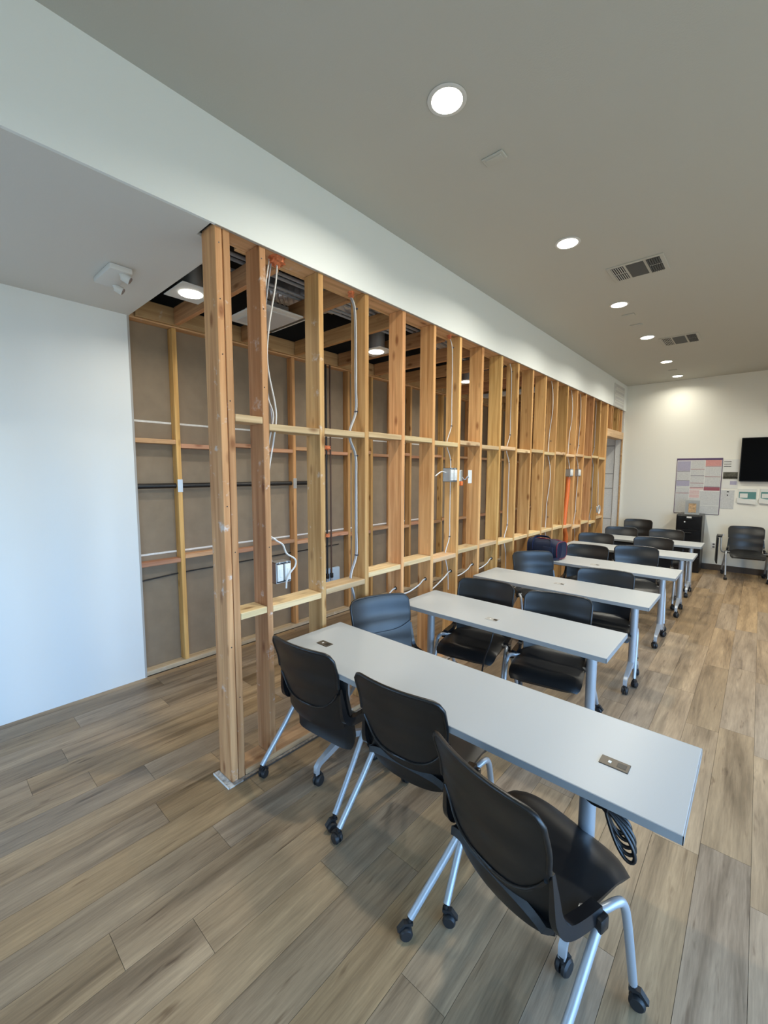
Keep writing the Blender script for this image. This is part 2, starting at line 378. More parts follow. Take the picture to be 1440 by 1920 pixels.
# wall behind the camera and right wall, with window openings
def holed(name, along, lo, hi, wins, pos, th):
    m = MB(); xs = [lo]+[w for ab in wins for w in ab]+[hi]
    def bx(a, b, z0, z1):
        if along == 'y': m.box(pos, pos+th, a, b, z0, z1)
        else: m.box(a, b, pos-th, pos, z0, z1)
    for k in range(0, len(xs), 2): bx(xs[k], xs[k+1], 0, H2)
    for a, b in wins: bx(a, b, 0, WZ0); bx(a, b, WZ1, H2)
    return struct(m.build(name, 'wall'))
bpy.data.objects.remove(bpy.data.objects['wall_front'])
holed('wall_front', 'x', -W-.12, XR+.12, WINS_F, YF, .12)
holed('wall_right', 'y', YF, YB, WINS_R, XR, .12)
nwin = 0
for along, wins in (('y', WINS_R), ('x', WINS_F)):
    for a, b in wins:
        nwin += 1; e = bpy.data.objects.new('window_%d' % nwin, None); COL.objects.link(e); struct(e)
        def wb(mb, u0, u1, z0, z1, d0, d1):
            if along == 'y': mb.box(XR+d0, XR+d1, u0, u1, z0, z1)
            else: mb.box(u0, u1, YF-d1, YF-d0, z0, z1)
        fr = MB()
        for args in ((a, a+.05, WZ0, WZ1), (b-.05, b, WZ0, WZ1), (a, b, WZ0, WZ0+.05), (a, b, WZ1-.05, WZ1), ((a+b)/2-.025, (a+b)/2+.025, WZ0, WZ1)):
            wb(fr, *args, .05, .11)
        fr.build('window_frame', 'alu', e)
        g = MB(); wb(g, a+.05, b-.05, WZ0+.05, WZ1-.05, .075, .083); g.build('window_pane', 'glass', e)
sbox('wall_back', 'backwall', (0, XR+.12, YB, YB+.12, 0, H2+.05), 'cream back wall with notices and a television')
wbi = struct(MB().box(-W-.12, 0, YB, YB+.12, 0, 3.7).build('wall_back_inner', 'mud'), 'unpainted drywall with taped joints seen through the door opening')
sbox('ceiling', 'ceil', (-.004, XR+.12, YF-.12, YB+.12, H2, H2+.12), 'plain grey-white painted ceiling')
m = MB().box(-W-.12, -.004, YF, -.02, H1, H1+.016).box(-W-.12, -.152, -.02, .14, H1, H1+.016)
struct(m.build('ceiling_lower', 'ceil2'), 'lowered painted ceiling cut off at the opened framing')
struct(MB().box(-.004, .013, YF, YB, H1, H2).build('wall_soffit', 'wall'), 'white painted drywall band above the bare studs')
MB().box(-.004, .0135, .0, YB, H1-.002, H1+.0005).build('cut_edge', 'dry_edge', bpy.data.objects['wall_soffit'])
sbox('ceiling_plenum', 'deck', (-W-.12, -.004, .0, YB, 3.62, 3.74), 'black underside of the roof above the open framing')
struct(MB().box(-W-.12, -.004, .10, .14, H1+.016, 3.62).build('wall_plenum', 'deck'))
struct(MB().box(-W-.25, -W-.115, .0, YB, 3.0, 3.74).build('wall_plenum', 'deck'))
struct(MB().box(-W-.30, -W-.12, YF-.12, YB+.12, 0, 3.1).build('wall_left_outer', 'wall'))
struct(MB().box(-W-.3, 0, YF-.12, .14, H1+.016, 3.2).build('ceiling_void', 'deck'))
struct(MB().box(-.03, -.004, YF, YB, H2-.30, 3.74).build('wall_plenum', 'deck'))
m = MB().box(1.0, XR, YB-.014, YB, 0, .105)
struct(m.build('baseboard_back', 'baseb'), 'dark brown baseboard along the back wall')
sbox('baseboard_right', 'baseb', (XR-.014, XR, YF, YB-.014, 0, .105))

# ------------------------------------------------------------------ bare stud partition
part = bpy.data.objects.new('wall_partition', None); COL.objects.link(part); struct(part, 'stripped partition of bare wooden studs and blocking')
SD, ST = .14, .038
ztop = 2.952
def box_mesh(sx, sy, sz, m, bev=.003):
    b = MB(); b.rbox(-sx/2, sx/2, -sy/2, sy/2, -sz/2, sz/2, bev, 1); return b.mesh('lumber', m)
stud_me = box_mesh(SD, ST, ztop-.039, 'stud'); post_me = box_mesh(SD, ST, ztop-.001, 'stud_mud')
stud_me_m = box_mesh(SD, ST, ztop-.039, 'stud_mud')
link('stud', post_me, part, (-SD/2, .0185, (ztop+.001)/2)); link('stud', post_me, part, (-SD/2, .0605, (ztop+.001)/2))
nail = MB().cyl((-.0005, 0, 0), (.0012, 0, 0), .0035, n=8).mesh('nail', 'socket')
for y, z in ((.02, 2.87), (.018, 2.6), (.022, 2.33), (.055, 2.10), (.02, 1.55), (.058, 1.3), (.02, .78), (.06, .48), (.262, 2.88), (.268, 2.62), (.262, 2.2), (.27, 1.3)):
    link('nail', nail, part, (0, y, z))
SY = [.249, .656]+[.656+.4064*k for k in range(1, 17)]
SY = [y+ST/2 for y in SY]
for k, y in enumerate(SY):
    link('stud', stud_me_m if k < 2 else stud_me, part, (-SD/2, y, .039+(ztop-.039)/2))
link('stud', stud_me, part, (-SD/2, SY[-1]+.0395, .039+(ztop-.039)/2))
DY0, DY1 = SY[-1]+.059, YB-.045
link('stud', box_mesh(SD, ST, ztop-.039, 'mud'), part, (-SD/2, YB-.020, .039+(ztop-.039)/2))
# blocking rows
def blk(y0, y1, z, m='block', x=-SD/2, dx=SD, h=ST):
    link('blocking', box_mesh(dx-.002, y1-y0-.002, h, m), part, (x, (y0+y1)/2, z))
edges = [(.081, SY[0]-ST/2)]+[(SY[k]+ST/2, SY[k+1]-ST/2) for k in range(len(SY)-1)]
UPZ = [2.018, 1.985, 1.992, 2.0, 2.0, 1.985, 2.01, 1.99, 2.0, 1.985, 2.0, 1.985, 2.0, 1.985, 2.0, 1.985, 2.0, 1.985]
LOZ = [.935, .93, .945, .985, .995, .96, .985, .985, .965, .965, .965, .965, .965, .945, .90, .935, .90, .955]
for k, (a, b) in enumerate(edges):
    blk(a, b, UPZ[k]); blk(a, b, LOZ[k])
# plates
link('bottom_plate', box_mesh(SD, DY0-.083, .037, 'plate'), part, (-SD/2, (.083+DY0)/2, .0195))
link('top_plate', box_mesh(SD, YB-.004, .04, 'plate'), part, (-SD/2, YB/2, ztop+.021))
link('top_plate', box_mesh(SD-.02, YB-.004, .04, 'plate'), part, (-SD/2-.012, YB/2, ztop+.062))
link('rim_board', box_mesh(.036, YB-.2, .14, 'plate'), part, (-SD-.019, YB/2+.1, ztop+.072))
# door opening at the far end: header and cripple studs
link('header', box_mesh(SD, DY1-DY0, .135, 'block'), part, (-SD/2, (DY0+DY1)/2, 2.46))
crip = box_mesh(SD, ST, ztop-2.5285, 'stud')
for y in (DY0+.22, DY0+.32, DY0+.66, DY0+.78, DY0+.98): link('cripple_stud', crip, part, (-SD/2, y, (2.5285+ztop)/2))
link('jamb_board', box_mesh(.12, .02, 2.35, 'mud'), part, (-SD/2-.01, DY0+.011, 1.215))
link('jamb_board', box_mesh(.03, .012, 2.35, 'plate'), part, (-.02, DY1-.007, 1.215))
for z in (2.28, 1.72, 1.42, .8):                                     # taped joints on the inner drywall
    MB().rbox(-.72, -.16, YB-.004, YB-.0002, z-.012, z+.012, .0015, 1).build('joint_tape', 'dry_edge', wbi)
MB().rbox(-.60, -.57, YB-.005, YB-.0002, .05, 2.3, .0015, 1).build('joint_tape', 'dry_edge', wbi)
# residue where the drywall stood
tr = struct(MB().build('trim_1', 'mudfloor') if False else MB().rbox(.001, .03, -.006, DY0, .0002, .006, .002, 1).build('trim_1', 'mudfloor'), 'grey residue line along the foot of the stud wall')
MB().rbox(-.15, .032, -.034, -.001, .0002, .006, .002, 1).build('residue', 'mudwhite', tr)
MB().rbox(-.145, .03, -.040, -.036, .0002, .011, .001, 1).build('residue', 'mud', tr)
MB().rbox(.028, .031, .05, 4.2, .0002, .010, .001, 1).build('residue', 'subfloor', tr)

# ------------------------------------------------------------------ stripped far wall of the passage
wl = bpy.data.objects.new('wall_left_framing', None); COL.objects.link(wl); struct(wl, 'stripped left wall with studs over brown drywall paper')
XS = -W-.014
MB().box(XS-.103, XS-.09, .10, YB, 0, 3.0).build('drywall_back', 'paper', wl)
MB().box(-W-.0, -W+.0006, .125, .1402, 0, H1).build('cut_edge', 'dry_edge', wl)
ls_me = box_mesh(.089, ST, 2.90, 'stud')
LSY = [.465+.4064*k+ST/2 for k in range(20) if .465+.4064*k < YB-.1]
for y in LSY: link('stud', ls_me, wl, (XS-.0445, y, 1.489))
for k in range(len(LSY)):
    a = (LSY[k-1]+ST/2 if k else .142); b = LSY[k]-ST/2
    link('blocking', box_mesh(.087, b-a-.002, ST, 'block2'), wl, (XS-.0445, (a+b)/2, 1.985-(.03 if k % 2 else 0)))
    link('blocking', box_mesh(.087, b-a-.002, ST, 'block2'), wl, (XS-.0445, (a+b)/2, .955+(.025 if k % 2 else 0)))
link('bottom_plate', box_mesh(.089, YB-.145, .038, 'plate_dusty'), wl, (XS-.0445, (YB+.14)/2, .0195))
link('top_plate', box_mesh(.089, YB-.145, .076, 'plate'), wl, (XS-.0445, (YB+.14)/2, 2.979))
link('rim_board', box_mesh(.036, YB-.2, .14, 'plate'), wl, (XS+.02, (YB+.16)/2, 3.02))
for z in (2.15, 1.025):                                               # white tape seams on the paper
    MB().box(XS-.0899, XS-.0885, .145, 4.2, z-.008, z+.008).build('seam_tape', 'mud', wl)
JY = [.47+.6096*k for k in range(14) if .47+.6096*k < YB-.2]
jm = box_mesh(W-.19-.04, ST, .14, 'joist')
cf = bpy.data.objects.new('ceiling_framing', None); COL.objects.link(cf); struct(cf, 'open wooden ceiling joists above the stripped passage')
for y in JY: link('joist', jm, cf, (-(W+.17)/2+.005, y+.019, 3.02))

# ------------------------------------------------------------------ tables
def caster(mb_fork, mb_wheel, x, y, ang, r=.026, ztop=.085, w=.017):
    """twin-wheel caster, wheel plane direction ang"""
    d = Vector((math.cos(ang), math.sin(ang), 0)); s = Vector((-d.y, d.x, 0)); c = Vector((x, y, r))+d*.014
    for q in (-1, 1):
        mb_wheel.sweep([c+s*q*.004, c+s*q*(.006+w*.5), c+s*q*(.004+w)],
                       lambda i, n: [((r, r, r*.8)[i]*math.cos(2*PI*k/16), (r, r, r*.8)[i]*math.sin(2*PI*k/16)) for k in range(16)])
    mb_fork.cyl((x, y, r*1.2), (x, y, ztop), .008, n=10)
    b = c+Vector((0, 0, r*.9))
    mb_fork.sweep([Vector((x, y, r*2.35))-d*.012, Vector((x, y, r*2.45))+d*.02, c+d*.028+Vector((0, 0, r*.35))], [(-.010, -.006), (.010, -.006), (.010, .006), (-.010, .006)])
def table(label, x0, x1, y0, y1, inset, mods, group, mmat):
    t = thing('training_table', label, 'table', ((x0+x1)/2, (y0+y1)/2, 0), 0, group)
    hx, hy = (x1-x0)/2, (y1-y0)/2; Z = .737; th = .029
    MB().rbox(-hx+.002, hx-.002, -hy+.002, hy-.002, Z-th, Z, .0015, 1).build('table_top', 'laminate', t)
    e = MB()
    for a in (-1, 1):
        e.box(-hx, hx, a*hy-(.0022 if a > 0 else 0), a*hy+(.0022 if a < 0 else 0), Z-th+.001, Z-.001)
        e.box(a*hx-(.0022 if a > 0 else 0), a*hx+(.0022 if a < 0 else 0), -hy, hy, Z-th+.001, Z-.001)
    e.build('edge_band', 'edge', t)
    MB().rbox(-hx+inset, hx-inset, -.025, .025, Z-th-.05, Z-th-.006, .004, 1).build('beam', 'black', t)
    for sx in (-1, 1):
        cx = sx*(hx-inset)
        MB().cyl((cx, 0, .15), (cx, 0, Z-th-.012), .029, n=20).build('column', 'silver', t, 40)
        MB().rbox(cx-.045, cx+.045, -hy+.07, hy-.07, Z-th-.014, Z-th-.0005, .004, 1).build('top_bracket', 'black', t)
        ft = MB(); L = hy-.035
        path = [(cx, -L, .07), (cx, -L+.003, .108), (cx, -L+.022, .128), (cx, -.06, .178), (cx, 0, .185), (cx, .06, .178), (cx, L-.022, .128), (cx, L-.003, .108), (cx, L, .07)]
        hw = [.011, .013, .014, .018, .022, .018, .014, .013, .011]; hh = [.012, .013, .013, .018, .024, .018, .013, .013, .012]
        ft.sweep(path, lambda i, n: [(-hw[i], -hh[i]), (hw[i], -hh[i]), (hw[i]*1.05, 0), (hw[i], hh[i]), (-hw[i], hh[i]), (-hw[i]*1.05, 0)], upv=(1, 0, 0) and (0, 0, 1))
        fo_ = ft.build('foot', 'silver', t, 50)
        for sy in (-1, 1):
            a, b = MB(), MB(); caster(a, b, cx, sy*L, random.uniform(-.5, .5)+PI/2, r=.031, ztop=.085, w=.018)
            a.build('caster_fork', 'rubber', fo_, 40); b.build('wheel', 'rubber', fo_, 40)
    for mx, my in mods:
        x, y = mx-(x0+x1)/2, my-(y0+y1)/2
        o = MB().rbox(x-.045, x+.045, y-.026, y+.026, Z-.004, Z+.0028, .0012, 1).build('power_module', mmat, t)
        MB().rbox(x+.008, x+.036, y-.014, y+.014, Z+.0015, Z+.0034, .0008, 1).build('outlet', 'socket', o)
        MB().rbox(x-.020, x-.010, y-.008, y+.006, Z+.0015, Z+.0036, .0008, 1).build('usb_port', 'white', o)
    return t
TG = 'training tables in a row along the stud wall'
T = [('long pale grey training table in front, with three chairs on its near side', .055, 1.997, .266, .767, .31, [(.257, .46), (1.78, .46)], 'module'),
     ('pale grey table in second row, next behind the long front table', .08, 1.535, 1.345, 1.83, .135, [(.79, 1.49)], 'module2'),
     ('pale grey table in third row, just before the one carrying the blue bag', .06, 1.535, 2.50, 2.985, .135, [(.80, 2.745)], 'module2'),
     ('pale grey table in fourth row with navy blue bag on its wall end', .06, 1.55, 3.68, 4.165, .135, [(.805, 3.82)], 'module2'),
     ('pale grey table in fifth row, just beyond the one with the bag', .08, 1.565, 4.91, 5.39, .135, [], 'module2'),
     ('pale grey table in the last row nearest the black filing cabinet', .08, 1.55, 5.98, 6.47, .135, [], 'module2')]
for lb, x0, x1, y0, y1, ins, mods, mm in T: table(lb, x0, x1, y0, y1, ins, mods, TG, mm)

# ------------------------------------------------------------------ chairs
def lerp(tab, x):
    for (a, p), (b, q) in zip(tab, tab[1:]):
        if x <= b:
            t = (x-a)/(b-a); t = t*t*(3-2*t); return p+(q-p)*t
    return tab[-1][1]
YC = [(.31, .132), (.42, .104), (.56, .080), (.68, .056), (.845, .016)]           # back centre line: z -> y
HWB = [(.30, .200), (.42, .214), (.60, .222), (.78, .228), (.845, .228)]
def yback(u, z): return lerp(YC, z)+.040*u*u
def f_back(u, v):
    zt = .845-.034*abs(u)**16-.004*u*u; zb = .505+.13*abs(u)**3.5
    z = zt+(zb-zt)*v; return (u*lerp(HWB, z), yback(u, z)-.004, z)
def f_low(u, v):
    zt = .60+.06*abs(u)**3; zb = .378+.035*abs(u)**5
    z = zt+(zb-zt)*v; return (u*(lerp(HWB, z)-.004), yback(u, z)+.012, z)
def f_seat(u, v):
    y = .125+.455*v; w = .225
    if v > .72: w *= math.sqrt(max(0, 1-.20*((v-.72)/.28)**6))
    if v < .15: w *= .90+.10*v/.15
    z = .452-.014*(1-u*u)*math.sin(PI*min(1, v*1.1))
    if v > .70: z -= .055*((v-.70)/.30)**2
    if v < .12: z += .020*(1-v/.12)**2
    z -= .018*abs(u)**6
    return (u*w, y-.022*(v > .5)*(u**6)*(v-.5)*2, z)
CM = {}
CM['back'] = MB().shell(f_back, 20, 14, .010).mesh('back', 'plastic', 50)
CM['low'] = MB().shell(f_low, 18, 10, .007).mesh('low', 'plastic', 50)
rim = [Vector(f_back(u, 0)) for u in [-1+k/12 for k in range(25)]]
rimL = [Vector(f_back(-1, v)) for v in [k/10 for k in range(9, 0, -1)]]; rimR = [Vector(f_back(1, v)) for v in [k/10 for k in range(1, 10)]]
CM['rim'] = MB().tube([p+Vector((0, .003, 0)) for p in rimL+rim+rimR], .0085, 8).mesh('rim', 'plastic', 60)
ulip = [Vector(f_back(u, .985))+Vector((0, -.002, 0)) for u in [-.96+1.92*k/24 for k in range(25)]]
CM['lip'] = MB().tube(ulip, .0060, 6).mesh('lip', 'plastic', 60)
CM['seat'] = MB().shell(f_seat, 18, 22, -.026).mesh('seat', 'seat', 55)
for sx, k in ((-1, 'L'), (1, 'R')):
    pth = curve([(sx*.2225, .112, .645), (sx*.2255, .122, .57), (sx*.229, .132, .50), (sx*.234, .160, .458), (sx*.240, .23, .448), (sx*.243, .305, .446)], 5)
    def prf(i, n):
        t = i/(n-1); a = .005+.013*min(1, t*1.4); b = .006+.017*math.sin(min(1, t*1.2)*PI/2)-.003*t
        return [(-a, -b), (a, -b), (a, b), (-a, b)]
    CM['arm'+k] = MB().sweep(pth, prf, upv=(0, 1, .2)).mesh('arm', 'plastic2', 45)
    CM['fl'+k] = MB().tube(curve([(sx*.20, .27, .425), (sx*.245, .315, .438), (sx*.262, .365, .447), (sx*.266, .405, .425), (sx*.266, .44, .33), (sx*.262, .505, .078)], 6), .0135, 10).mesh('leg', 'silver', 50)
    CM['rl'+k] = MB().tube([(sx*.258, .295, .425), (sx*.270, .16, .255), (sx*.284, .004, .078)], .0140, 10).mesh('leg', 'silver', 50)
    CM['cap'+k] = MB().rbox(sx*.258-.019, sx*.258+.019, .272, .315, .405, .452, .008, 2).mesh('cap', 'plastic2', 40)
CM['frame'] = MB().tube([(-.24, .28, .418), (.24, .28, .418)], .012, 8).tube([(-.2, .20, .418), (-.2, .42, .405)], .010, 8).tube([(.2, .20, .418), (.2, .42, .405)], .010, 8).mesh('frame', 'silver', 50)
CV = []
for k in range(4):
    a, b = MB(), MB(); caster(a, b, 0, 0, k*1.3+.4, r=.025, ztop=.082)
    CV.append((a.mesh('fork', 'rubber', 40), b.mesh('wheel', 'rubber', 40)))
CG = 'black nesting chairs at the training tables'
def chair(label, a, b, away, n=0, flipped=False, group=CG):
    """a,b: ends of the top rim on the floor plan, left to right in the picture"""
    a, b = Vector(a), Vector(b); l = (b-a).normalized()
    f = Vector((-l.y, l.x)) if away else Vector((l.y, -l.x))
    c = (a+b)/2-f*.05
    t = thing('nesting_chair', label, 'chair', (c.x, c.y, 0), math.atan2(f.y, f.x)-PI/2, group)
    st = link('seat', CM['seat'], t)
    if flipped:                                        # the seat tips up about its hinge so the chair nests
        rx = Matrix.Rotation(math.radians(104), 3, 'X'); st.rotation_euler = rx.to_euler(); st.location = Vector((0, .208, .258))-rx @ Vector((0, .125, .46))
    bk = link('backrest', CM['back'], t); link('rim', CM['rim'], bk); link('lip', CM['lip'], bk)
    link('lower_shell', CM['low'], t); link('seat_frame', CM['frame'], t)
    for q, (k, sx) in enumerate((('L', -1), ('R', 1))):
        link('side_bracket', CM['arm'+k], t); 
        fl_ = link('leg', CM['fl'+k], t); rl = link('leg', CM['rl'+k], t)
        link('pivot_cap', CM['cap'+k], rl)
        for j, (lg, x, y) in enumerate(((fl_, sx*.262, .507), (rl, sx*.284, 0))):
            fk, wh = CV[(n+q*2+j) % 4]
            link('caster_fork', fk, lg, (x, y, 0)); link('wheel', wh, lg, (x, y, 0))
    return t
chair('black chair with tipped-up seat at front table, closest to the stud wall end post', (.135, .185), (.595, .222), True, 0, True)
chair('middle of the three black chairs on near side of front table', (.776, .19), (1.238, .222), True, 1)
chair('nearest black chair, pulled out at an angle beside the hanging cord', (1.28, .079), (1.731, -.055), True, 2)
chair('black chair backed against the studs between front and second tables', (.03, .89), (.19, 1.30), False, 3)
chair('black chair behind second table, nearer to the stud wall', (.245, 1.965), (.685, 2.045), False, 0)
chair('black chair behind second table, nearer to the aisle', (.82, 1.967), (1.26, 2.052), False, 1)
chair('black chair turned sideways behind third table, just before the blue bag', (.07, 3.37), (.375, 3.69), False, 2)
chair('black chair behind third table, nearer to the aisle', (.86, 3.057), (1.305, 3.147), False, 3)
chair('black chair behind fourth table, right beside the blue bag', (.335, 4.386), (.775, 4.445), False, 0)
chair('black chair behind fourth table, nearer to the aisle', (.80, 4.66), (1.235, 4.78), False, 1)
chair('black chair behind fifth table, nearer to the stud wall', (.115, 5.52), (.55, 5.66), False, 2)
chair('black chair behind fifth table, nearer to the aisle', (.82, 5.66), (1.26, 5.71), False, 3)
chair('black chair behind last table, nearer to the stud wall', (.215, 6.60), (.645, 6.72), False, 0)
chair('black chair behind last table, just before the filing cabinet', (.81, 6.775), (1.255, 6.845), False, 1)
chair('black chair alone against back wall beside the door opening', (.165, 8.14), (.61, 8.20), False, 2)
c16 = chair('black chair with folded tablet arm against back wall under the notices', (1.745, 8.15), (2.185, 8.20), False, 3)
# tablet arm folded down at its right-hand side
ta = MB().tube(curve([(.262, .30, .43), (.31, .27, .43), (.325, .22, .50), (.325, .18, .64), (.32, .16, .69), (.30, .2, .70)], 5), .012, 8).build('tablet_post', 'silver', c16, 50)
MB().rbox(.325, .385, .10, .36, .672, .70, .01, 2).build('arm_pad', 'black', ta, 40)
MB().rbox(.372, .392, .12, .46, .24, .675, .008, 2).build('folding_tablet', 'black', c16, 40)
chair('black chair cut by right picture edge under the television', (2.345, 8.19), (2.785, 8.19), False, 0)

# ------------------------------------------------------------------ recessed lights, vents and plates in the main ceiling
LY = [(.905, .672), (.907, 2.285), (.905, 3.82), (.912, 5.20), (.897, 6.74), (.885, 8.0)]
LY_FILL = [(3.2, 3.82), (3.2, 5.20), (3.2, 6.74)]      # added fill row, unseen right of the frame, brightens the far room
LL = ['nearest and largest glowing round recessed light in main ceiling', 'second nearest glowing round recessed light, just before the near air vent', 'third recessed light, just beyond the near air vent',
      'fourth recessed light, beside the far air vent', 'fifth recessed light, just beyond the far air vent', 'farthest recessed light, closest to the cream back wall']
LL += ['%s recessed light of the outer row beyond the right picture edge' % k for k in ('first', 'second', 'third')]
def spot_in(name, parent, loc, power, color=WARM, size=.12):
    l = bpy.data.lights.new(name, 'AREA'); l.shape = 'DISK'; l.size = size; l.energy = power; l.color = color; l.spread = 2.7
    o = bpy.data.objects.new(name, l); COL.objects.link(o); o.parent = parent; o.location = loc; return o
for (x, y), lb in zip(LY+LY_FILL, LL):
    t = thing('recessed_light', lb, 'light', (x, y, H2), 0, 'recessed lights in the main ceiling')
    MB().lathe([(.070, .0), (.088, -.0005), (.090, -.004), (.080, -.008), (.070, -.006)], (0, 0, 0), 28).build('trim_ring', 'fixture', t, 40)
    MB().lathe([(.001, -.0035), (.072, -.0035), (.072, -.0062), (.001, -.0072)], (0, 0, 0), 28).build('lens', 'glow', t, 40)
    spot_in('downlight', t, (0, 0, -.012), DOWN_W*(.36 if y > 7.5 else 1))
def vent(label, x0, x1, y0, y1):
    t = thing('ceiling_vent', label, 'air vent', ((x0+x1)/2, (y0+y1)/2, H2), 0, 'air vents in the main ceiling')
    hx, hy = (x1-x0)/2, (y1-y0)/2
    MB().rbox(-hx-.03, hx+.03, -hy-.03, hy+.03, -.007, -.0002, .003, 1).build('frame', 'ceil', t)
    a = hx*.36
    MB().box(-a, a, -hy, hy, -.0085, -.0068).build('grid_panel', 'vent_grid', t)
    for s_ in (-1, 1):
        for q in (-1, 1):
            c0, c1 = sorted((s_*(a+.018), s_*hx)); d0, d1 = sorted((q*.008, q*hy))
            MB().box(c0, c1, d0, d1, -.0078, -.0068).build('opening', 'vent_dark', t)
            for k in range(6):
                xx = c0+(c1-c0)*(k+.5)/6
                MB().sweep([(xx, d0, -.010), (xx, d1, -.010)], [(-.0045*s_, -.003), (-.003*s_, -.004), (.0045*s_, .001), (.003*s_, .002)]).build('louver', 'fixture' if s_ < 0 else 'vent_grid', t)
    return t
vent('near rectangular air vent with louvers between second and third recessed lights', 1.035, 1.385, 2.94, 3.215)
vent('far rectangular air vent with louvers beside the fourth recessed light', 1.03, 1.385, 5.40, 5.755)
for (x, y), lb in zip([(.90, 1.145), (.91, 4.20), (.905, 4.61), (.89, 7.43)],
                      ['small white blank plate on ceiling just beyond nearest light', 'small white blank plate on ceiling just beyond third light', 'small white blank plate on ceiling just before fourth light', 'small white blank plate on ceiling just before farthest light']):
    t = thing('ceiling_plate', lb, 'cover plate', (x, y, H2), 0, 'blank plates on the main ceiling')
    MB().rbox(-.06, .06, -.035, .035, -.010, -.0002, .003, 1).build('plate', 'ceil', t); MB().rbox(-.045, .045, -.022, .022, -.013, -.0098, .002, 1).build('raised_face', 'ceil', t)
# emergency light on the lower ceiling
t = thing('emergency_light', 'white twin-head emergency light on the lowered ceiling at left', 'light', (-.96, -.17, H1), .02)
MB().rbox(-.15, .15, -.062, .062, -.035, -.0003, .008, 2).build('housing', 'fixture', t, 40)
for xx, yy in ((.105, .035), (-.10, .062)):
    h = MB().cyl((xx, yy-.02, -.045), (xx+.012, yy+.018, -.062), .022, .026, 18).build('lamp_head', 'fixture', t, 40)
    MB().cyl((xx+.012, yy+.018, -.062), (xx+.0135, yy+.021, -.0645), .021, .020, 18).build('lamp_lens', 'lens', h, 40)
    MB().cyl((xx, yy-.025, -.02), (xx, yy-.012, -.055), .014, .014, 10).build('swivel', 'fixture', t, 40)
# return grille on the soffit
t = thing('wall_grille', 'white louvered return grille high on the wall beside back corner', 'air vent', (.013, 7.85, 3.15))
MB().rbox(.0003, .012, -.36, .36, -.205, .205, .003, 1).build('frame', 'fixture', t)
for k in range(4):
    z = -.155+.105*k
    MB().box(.0115, .013, -.31, .31, z-.03, z+.03).build('opening', 'diff', t)
    MB().sweep([(.016, -.31, z-.03), (.016, .31, z-.03)], [(-.003, -.012), (.003, -.01), (.004, .012), (-.002, .01)]).build('louver', 'fixture', t)

# ------------------------------------------------------------------ fixtures above the open framing
CL = ['glowing can light on square plate right beside the end post', 'glowing can light hanging between the fourth and fifth studs', 'small glowing can light deep inside the open framing']
for (x, y), lb in zip([(-.92, .29), (-.91, 2.16), (-.95, 4.0)], CL):
    t = thing('can_light', lb, 'light', (x, y, 2.95), 0, 'can lights in the open framing')
    MB().rbox(-.15, .15, -.12, .12, .0, .008, .002, 1).build('mounting_plate', 'fixture', t)
    MB().cyl((0, 0, .008), (0, 0, .30), .085, n=24).build('can', 'zinc', t, 40)
    MB().lathe([(.001, 0), (.075, 0), (.075, -.004), (.001, -.006)], (0, 0, 0), 24).build('lens', 'glow', t, 40)
    MB().box(-.012, .012, -.004, .004, .30, .67).build('hanger', 'zinc', t)
    spot_in('downlight', t, (0, 0, -.012), DOWN_W*.38, (1, .93, .80))
t = thing('ceiling_diffuser', 'white square air diffuser hanging in the open framing behind second stud', 'air vent', (-.95, .91, 2.95))
MB().rbox(-.25, .25, -.22, .22, 0, .012, .003, 1).build('frame', 'fixture', t)
MB().rbox(-.19, .19, -.16, .16, -.006, .001, .002, 1).build('panel', 'diff', t)
MB().box(-.14, .14, -.11, .11, .012, .09).build('boot', 'zinc', t)
t = thing('strip_light', 'white strip fixture far inside the open framing', 'light', (-.9, 5.3, 2.95))
MB().rbox(-.5, .5, -.07, .07, 0, .06, .006, 1).build('housing', 'fixture', t)
def duct(label, pts, r):
    P = curve(pts, 26)
    o = MB().tube(P, lambda i, n: r*(1+.05*math.sin(i*2.1)), 14).build('flexible_duct', 'foil', None, 60); tag(o, label, 'duct', 'foil ducts above the framing'); return o
duct('crumpled foil duct just under the roof above first studs', [(-.36, .16, 3.33), (-.38, .55, 3.29), (-.46, .95, 3.33), (-.55, 1.25, 3.47)], .12)
duct('silver foil duct above the joists near fourth stud', [(-1.30, 1.20, 3.40), (-.95, 1.40, 3.27), (-.55, 1.75, 3.245), (-.38, 2.2, 3.25), (-.36, 2.75, 3.30)], .125)
duct('silver foil duct above the joists near seventh stud', [(-1.0, 2.95, 3.30), (-.62, 3.2, 3.25), (-.45, 3.7, 3.25), (-.45, 4.4, 3.27), (-.5, 5.0, 3.38)], .115)
cl = ['thin grey conduit nearest the stud tops running along the dark roof', 'second thin grey conduit along the dark roof', 'third thin grey conduit along the dark roof', 'fourth thin grey conduit along the dark roof']
for k in range(4):
    x = -.50-.06*k-(.08 if k > 1 else 0)
    o = MB().tube([(x, .16, 3.106), (x, YB-.02, 3.106)], .012, 8).build('conduit', 'cable_g', None, 50)
    tag(o, cl[k], 'conduit', 'conduits above the framing')

